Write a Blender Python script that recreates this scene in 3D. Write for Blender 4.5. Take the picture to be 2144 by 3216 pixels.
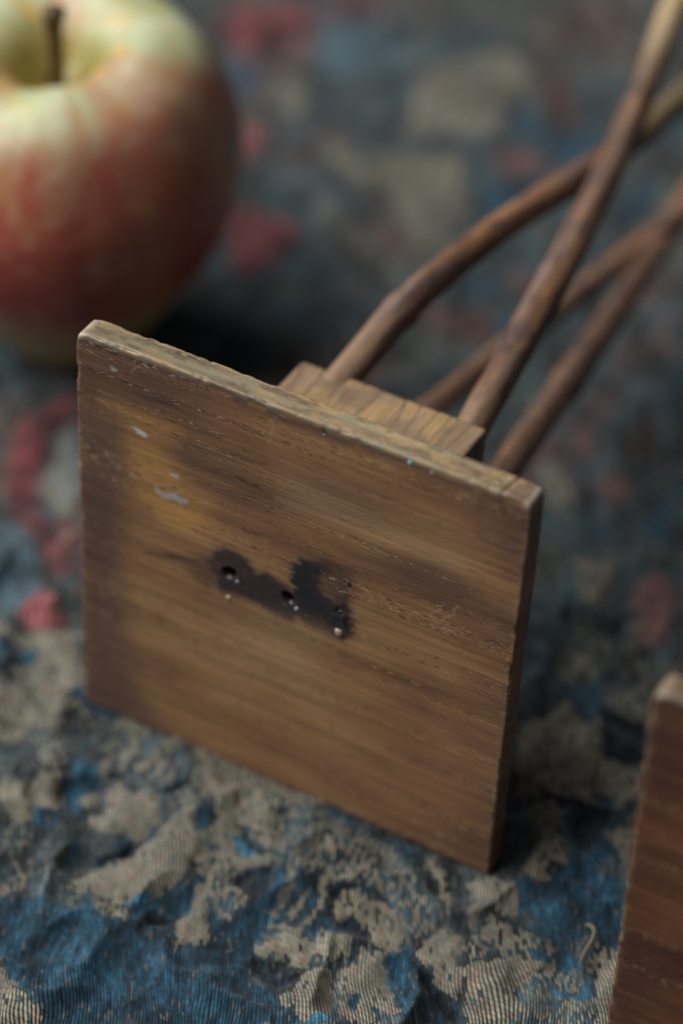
import bpy, math
import numpy as np
from mathutils import Matrix, Vector

# ------------------------------------------------------------------ clear
for o in list(bpy.data.objects):
    bpy.data.objects.remove(o)
S = bpy.context.scene
COL = S.collection
CM = 0.01
PI = math.pi

# ------------------------------------------------------------------ camera
cam_d = bpy.data.cameras.new('camera')
cam = bpy.data.objects.new('camera', cam_d)
COL.objects.link(cam)
S.camera = cam
right = Vector((0.87414120, 0.48551275, 0.01243127))
down = Vector((0.34327331, -0.59953440, -0.72299511))
fwd = Vector((-0.34357037, 0.63626714, -0.69074129))
M = Matrix.Identity(4)
for i in range(3):
    M[i][0] = right[i]; M[i][1] = -down[i]; M[i][2] = -fwd[i]
M.translation = Vector((0.14801470, -0.25339172, 0.34546703))
cam.matrix_world = M
cam_d.sensor_fit = 'VERTICAL'
cam_d.sensor_height = 36.0
cam_d.sensor_width = 24.0
cam_d.lens = 92.0
cam_d.clip_start = 0.01
cam_d.clip_end = 20.0
cam_d.dof.use_dof = True
cam_d.dof.focus_distance = 0.409
cam_d.dof.aperture_fstop = 6.0
cam_d.dof.aperture_blades = 0

# ------------------------------------------------------------------ dim room light and the window
W = bpy.data.worlds.new('World')
S.world = W
W.use_nodes = True
bg = W.node_tree.nodes['Background']
bg.inputs[0].default_value = (0.62, 0.72, 0.85, 1)
bg.inputs[1].default_value = 0.056


def area(name, loc, target, size, size_y, power, color):
    d = bpy.data.lights.new(name, 'AREA')
    d.shape = 'RECTANGLE'; d.size = size; d.size_y = size_y
    d.energy = power; d.color = color
    o = bpy.data.objects.new(name, d); COL.objects.link(o)
    o.location = loc
    o.rotation_euler = (Vector(target) - Vector(loc)).to_track_quat('-Z', 'Y').to_euler()
    return o


area('window_light', (-1.12, -0.26, 1.32), (-0.03, 0.07, 0.03), 2.1, 1.6, 58.0, (1.0, 0.985, 0.945))

S.view_settings.view_transform = 'Standard'
S.view_settings.look = 'None'
S.view_settings.gamma = 1.0
S.view_settings.use_curve_mapping = False
S.view_settings.exposure = 0.18
S.cycles.use_denoising = True
S.cycles.use_adaptive_sampling = False
S.cycles.max_bounces = 6

# ------------------------------------------------------------------ numpy helpers
def sstep(a, b, x):
    t = np.clip((x - a) / (b - a), 0, 1)
    return t * t * (3 - 2 * t)


def _hash(i, j, seed):
    h = (i.astype(np.int64) * 374761393 + j.astype(np.int64) * 668265263 + seed * 974711) & 0xFFFFFFFF
    h = ((h ^ (h >> 13)) * 1274126177) & 0xFFFFFFFF
    h = ((h ^ (h >> 16)) * 2246822519) & 0xFFFFFFFF
    return ((h ^ (h >> 15)) & 0xFFFFFF) / float(0xFFFFFF)


def vnoise(x, y, seed=0):
    i = np.floor(x); j = np.floor(y)
    u = x - i; v = y - j
    u = u * u * u * (u * (u * 6 - 15) + 10); v = v * v * v * (v * (v * 6 - 15) + 10)
    a = _hash(i, j, seed); b = _hash(i + 1, j, seed)
    c = _hash(i, j + 1, seed); d = _hash(i + 1, j + 1, seed)
    return a + (b - a) * u + (c - a) * v + (a - b - c + d) * u * v


def fbm(x, y, seed=0, octv=4):
    s = 0; a = 0.5; t = 0
    for k in range(octv):
        s = s + a * vnoise(x * 2 ** k + 17.3 * k, y * 2 ** k - 9.1 * k, seed + k); t += a; a *= 0.5
    return s / t


def poly_sd(px, py, poly):
    """signed distance to a closed polygon, positive inside"""
    n = len(poly)
    d = np.full(px.shape, 1e9); ins = np.zeros(px.shape, bool)
    for k in range(n):
        ax, ay = poly[k]; bx, by = poly[(k + 1) % n]
        ex, ey = bx - ax, by - ay
        t = np.clip(((px - ax) * ex + (py - ay) * ey) / (ex * ex + ey * ey + 1e-12), 0, 1)
        d = np.minimum(d, np.hypot(px - ax - t * ex, py - ay - t * ey))
        if ay != by:
            c = ((ay > py) != (by > py)) & (px < (bx - ax) * (py - ay) / (by - ay) + ax)
            ins ^= c
    return np.where(ins, d, -d)


def parse(txt):
    out = []
    for l in txt.strip().split('\n'):
        t = l.split()
        v = [float(q) for q in t[1:]]
        out.append((t[0], list(zip(v[0::2], v[1::2]))))
    return out


def blend(c, col, m):
    return c * (1 - m[:, None]) + np.atleast_2d(np.asarray(col)) * m[:, None]


# ------------------------------------------------------------------ mesh helpers
def mesh_obj(name, verts, faces, mat, parent=None, attrs=None, smooth=True):
    """verts (n,3) in cm, faces (m,4) or list of tuples"""
    me = bpy.data.meshes.new(name)
    v = np.asarray(verts, np.float64) * CM
    if isinstance(faces, np.ndarray):
        n, m, k = len(v), len(faces), faces.shape[1]
        me.vertices.add(n); me.vertices.foreach_set('co', v.astype(np.float32).ravel())
        me.loops.add(m * k); me.loops.foreach_set('vertex_index', faces.astype(np.int32).ravel())
        me.polygons.add(m)
        me.polygons.foreach_set('loop_start', np.arange(0, m * k, k, dtype=np.int32))
        me.polygons.foreach_set('loop_total', np.full(m, k, np.int32))
        me.update(calc_edges=True)
    else:
        me.from_pydata(v.tolist(), [], faces)
    me.validate()
    me.polygons.foreach_set('use_smooth', np.full(len(me.polygons), smooth))
    for k, a in (attrs or {}).items():
        a = np.ascontiguousarray(a, np.float32)
        if a.ndim == 2 and a.shape[1] == 3 and k.startswith('v_'):
            at = me.attributes.new(k, 'FLOAT_VECTOR', 'POINT'); at.data.foreach_set('vector', a.ravel())
        elif a.ndim == 2:
            at = me.attributes.new(k, 'FLOAT_COLOR', 'POINT')
            at.data.foreach_set('color', np.concatenate([a, np.ones((len(a), 1), np.float32)], 1).ravel())
        else:
            at = me.attributes.new(k, 'FLOAT', 'POINT'); at.data.foreach_set('value', a)
    me.materials.append(mat)
    o = bpy.data.objects.new(name, me)
    COL.objects.link(o)
    if parent:
        o.parent = parent
    return o


def grid_faces(nx, ny, wrap=False):
    i = np.arange(nx if wrap else nx - 1); j = np.arange(ny - 1)
    I, J = np.meshgrid(i, j)
    I2 = (I + 1) % nx
    return np.stack([J * nx + I, J * nx + I2, (J + 1) * nx + I2, (J + 1) * nx + I], -1).reshape(-1, 4)


def lattice_box(xs, ys, zs):
    """welded surface of a box on the given lattice"""
    nx, ny, nz = len(xs), len(ys), len(zs)
    I, J, K = np.meshgrid(np.arange(nx), np.arange(ny), np.arange(nz), indexing='ij')
    b = (I == 0) | (I == nx - 1) | (J == 0) | (J == ny - 1) | (K == 0) | (K == nz - 1)
    idm = np.full((nx, ny, nz), -1, np.int64); idm[b] = np.arange(b.sum())
    V = np.stack([xs[I[b]], ys[J[b]], zs[K[b]]], -1)
    F = []

    def q(a, flip):
        f = np.stack([a[:-1, :-1], a[1:, :-1], a[1:, 1:], a[:-1, 1:]], -1).reshape(-1, 4)
        F.append(f[:, ::-1] if flip else f)
    q(idm[:, 0, :], False); q(idm[:, -1, :], True)
    q(idm[0], True); q(idm[-1], False)
    q(idm[:, :, 0], True); q(idm[:, :, -1], False)
    return V, np.concatenate(F)


def round_box(V, lo, hi, r):
    lo = np.array(lo); hi = np.array(hi)
    inner = np.clip(V, lo + r, hi - r)
    d = V - inner
    L = np.linalg.norm(d, axis=1, keepdims=True)
    # r is the rounding radius (array or float)
    mx = np.abs(d).max(1, keepdims=True)
    return np.where(L > 1e-9, inner + d / np.maximum(L, 1e-9) * mx, V)


def axis_pts(a, b, step, r, fine):
    p = set(np.round(np.arange(a + r, b - r + 1e-6, step), 4).tolist())
    for k in range(int(r / fine) + 1):
        p.add(round(a + k * fine, 4)); p.add(round(b - k * fine, 4))
    p.add(round(a, 4)); p.add(round(b, 4))
    p = np.array(sorted(p))
    keep = np.concatenate([[True], np.diff(p) > fine * 0.4])
    keep[-1] = True
    return p[keep]


def catmull(pts, n):
    P = np.array(pts, float)
    P = np.concatenate([[2 * P[0] - P[1]], P, [2 * P[-1] - P[-2]]])
    m = len(P) - 3
    t = np.linspace(0, m - 1e-9, n); i = t.astype(int); f = (t - i)[:, None]
    a, b, c, d = P[i], P[i + 1], P[i + 2], P[i + 3]
    return 0.5 * (2 * b + (c - a) * f + (2 * a - 5 * b + 4 * c - d) * f ** 2 + (3 * b - a - 3 * c + d) * f ** 3)


def tube(path, rad, ns, seed=0, rough=0.0, caps=True):
    """swept tube; returns verts, faces, (u along in cm, angle)"""
    P = np.asarray(path); n = len(P)
    T = np.gradient(P, axis=0); T /= np.linalg.norm(T, axis=1, keepdims=True)
    ref = np.array([0.0, 0, 1.0]) if abs(T[0][2]) < 0.9 else np.array([1.0, 0, 0])
    A = np.cross(T, ref); A /= np.linalg.norm(A, axis=1, keepdims=True)
    B = np.cross(T, A)
    s = np.concatenate([[0], np.cumsum(np.linalg.norm(np.diff(P, axis=0), axis=1))])
    th = np.linspace(0, 2 * PI, ns, endpoint=False)
    SS, TH = np.meshgrid(s, th, indexing='ij')
    R = np.broadcast_to(np.asarray(rad).reshape(-1, 1), SS.shape).copy()
    if rough:
        R *= 1 + rough * (fbm(SS * 1.1, np.cos(TH) * 1.3 + 5, seed, 4) + fbm(SS * 1.1 + 40, np.sin(TH) * 1.3, seed + 9, 4) - 1.0)
    V = P[:, None, :] + R[..., None] * (np.cos(TH)[..., None] * A[:, None, :] + np.sin(TH)[..., None] * B[:, None, :])
    V = V.reshape(-1, 3)
    F = grid_faces(ns, n, wrap=True)
    ss, tt = SS.ravel(), TH.ravel()
    if caps:
        k0 = len(V)
        V = np.concatenate([V, P[:1] - T[:1] * rad[0] * .25, P[-1:] + T[-1:] * rad[-1] * .25])
        ss = np.concatenate([ss, [s[0], s[-1]]]); tt = np.concatenate([tt, [0, 0]])
        i = np.arange(ns); j = (i + 1) % ns
        c0 = np.stack([i, j, np.full(ns, k0), np.full(ns, k0)], -1)
        b0 = (n - 1) * ns
        F = [tuple(f) for f in F.tolist()] + [(int(b), int(a), k0) for a, b in zip(i, j)] + [(b0 + int(a), b0 + int(b), k0 + 1) for a, b in zip(i, j)]
    return V, F, ss, tt


# ------------------------------------------------------------------ node helpers
class NT:
    def __init__(self, name):
        self.m = bpy.data.materials.new(name); self.m.use_nodes = True
        self.t = self.m.node_tree; self.t.nodes.clear()
        self.out = self.n('ShaderNodeOutputMaterial')
        self.b = self.n('ShaderNodeBsdfPrincipled')
        self.l(self.b.outputs[0], self.out.inputs[0])

    def n(self, typ, **kw):
        x = self.t.nodes.new(typ)
        for k, v in kw.items():
            setattr(x, k, v)
        return x

    def l(self, a, b):
        self.t.links.new(a, b)

    def put(self, sock, v):
        if isinstance(v, bpy.types.NodeSocket):
            self.l(v, sock)
        elif v is not None:
            sock.default_value = v

    def attr(self, name, out='Color'):
        return self.n('ShaderNodeAttribute', attribute_name=name).outputs[out]

    def math(self, op, a, b=None, c=None, clamp=False):
        x = self.n('ShaderNodeMath', operation=op, use_clamp=clamp)
        self.put(x.inputs[0], a); self.put(x.inputs[1], b); self.put(x.inputs[2], c)
        return x.outputs[0]

    def mix(self, f, a, b, mode='MIX'):
        x = self.n('ShaderNodeMix', data_type='RGBA', blend_type=mode)
        self.put(x.inputs[0], f); self.put(x.inputs[6], a); self.put(x.inputs[7], b)
        return x.outputs[2]

    def ramp(self, f, a, b, lo=0.0, hi=1.0):
        x = self.n('ShaderNodeMapRange', interpolation_type='SMOOTHSTEP')
        self.put(x.inputs[0], f); x.inputs[1].default_value = a; x.inputs[2].default_value = b
        x.inputs[3].default_value = lo; x.inputs[4].default_value = hi
        return x.outputs[0]

    def coords(self, scale, kind='Object', loc=(0, 0, 0), rot=(0, 0, 0)):
        tc = self.n('ShaderNodeTexCoord')
        mp = self.n('ShaderNodeMapping')
        mp.inputs['Scale'].default_value = scale; mp.inputs['Location'].default_value = loc
        mp.inputs['Rotation'].default_value = rot
        self.l(tc.outputs[kind], mp.inputs[0])
        return mp.outputs[0]

    def noise(self, vec, scale=1.0, detail=4.0, rough=0.55, dist=0.0):
        x = self.n('ShaderNodeTexNoise')
        self.l(vec, x.inputs['Vector'])
        x.inputs['Scale'].default_value = scale; x.inputs['Detail'].default_value = detail
        x.inputs['Roughness'].default_value = rough; x.inputs['Distortion'].default_value = dist
        return x.outputs['Fac']

    def bump(self, h, strength, dist, nrm=None):
        x = self.n('ShaderNodeBump')
        x.inputs['Strength'].default_value = strength; x.inputs['Distance'].default_value = dist
        self.l(h, x.inputs['Height'])
        if nrm is not None:
            self.l(nrm, x.inputs['Normal'])
        return x.outputs[0]


def wood_material(name, along, seed, streak=1.0, fleck=1.0, rough=0.46):
    """wood whose colour lives in the 'col' attribute; grain runs along axis 'along'"""
    t = NT(name)

    def sc(a, c):
        s = [c * 100] * 3; s[along] = a * 100
        return tuple(s)
    col = t.attr('col')
    tar = t.attr('tar', 'Fac')
    dry = t.math('SUBTRACT', 1.0, tar, clamp=True)
    band = t.noise(t.coords(sc(0.14, 1.5), loc=(seed, seed * 2, 0)), 1.0, 6.0, 0.62, 0.5)
    fine = t.noise(t.coords(sc(0.22, 15.0), loc=(0, seed, seed)), 1.0, 2.0, 0.6, 0.0)
    pore = t.noise(t.coords(sc(4.5, 30.0), loc=(seed, 3, 1)), 1.0, 1.0, 0.5, 0.0)
    fl = t.noise(t.coords(sc(8.0, 34.0), loc=(2, seed, 7)), 1.0, 2.0, 0.6, 0.0)
    gate = t.noise(t.coords(sc(0.13, 6.0), loc=(9, seed, 4)), 1.0, 3.0, 0.6, 0.05)
    f1 = t.ramp(band, 0.28, 0.72, 0.80, 1.16)
    f2 = t.ramp(fine, 0.28, 0.72, 0.82, 1.16)
    f3 = t.math('SUBTRACT', 1.0, t.math('MULTIPLY', t.ramp(pore, 0.44, 0.32), t.ramp(gate, 0.42, 0.66, 0.05, 0.62)))
    k = t.math('MULTIPLY', t.math('MULTIPLY', f1, f2), f3)
    k = t.math('ADD', t.math('MULTIPLY', t.math('SUBTRACT', k, 1.0), t.math('MULTIPLY', dry, streak)), 1.0)
    c = t.mix(1.0, col, k, 'MULTIPLY')
    # glints along the grain, painted into the colour as bands of pale flecks
    m = t.math('MULTIPLY', t.ramp(fl, 0.56, 0.66), t.ramp(gate, 0.53, 0.62))
    m = t.math('MULTIPLY', t.math('MULTIPLY', m, dry), 0.62 * fleck)
    c = t.mix(m, c, (0.50, 0.35, 0.21, 1))
    t.l(c, t.b.inputs['Base Color'])
    r = t.ramp(fine, 0.2, 0.8, rough + 0.10, rough - 0.08)
    r = t.math('SUBTRACT', r, t.math('MULTIPLY', tar, 0.26))
    t.l(r, t.b.inputs['Roughness'])
    t.b.inputs['Specular IOR Level'].default_value = 0.45
    h = t.math('ADD', t.math('MULTIPLY', fine, 0.5), t.math('MULTIPLY', pore, 0.5))
    h = t.math('ADD', h, t.math('MULTIPLY', m, 0.6))
    h = t.math('MULTIPLY', h, t.math('ADD', 0.35, t.math('MULTIPLY', dry, 0.65)))
    lump = t.noise(t.coords((900, 900, 900)), 1.0, 3.0, 0.6)
    h = t.math('ADD', h, t.math('MULTIPLY', t.math('MULTIPLY', lump, tar), 0.8))
    t.l(t.bump(h, 0.6, 0.00016), t.b.inputs['Normal'])
    return t.m


def simple_material(name, color, rough=0.5, attr=None, nscale=None, bump=0.0, spec=0.5, mul=(0.75, 1.2)):
    t = NT(name)
    c = t.attr(attr) if attr else None
    if nscale:
        nz = t.noise(t.coords((100, 100, 100)), nscale, 5.0, 0.6)
        k = t.ramp(nz, 0.25, 0.75, mul[0], mul[1])
        c = t.mix(1.0, c if c is not None else (*color, 1), k, 'MULTIPLY')
        if bump:
            t.l(t.bump(nz, 0.6, bump), t.b.inputs['Normal'])
    t.put(t.b.inputs['Base Color'], c if c is not None else (*color, 1))
    t.b.inputs['Roughness'].default_value = rough
    t.b.inputs['Specular IOR Level'].default_value = spec
    return t.m


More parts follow.
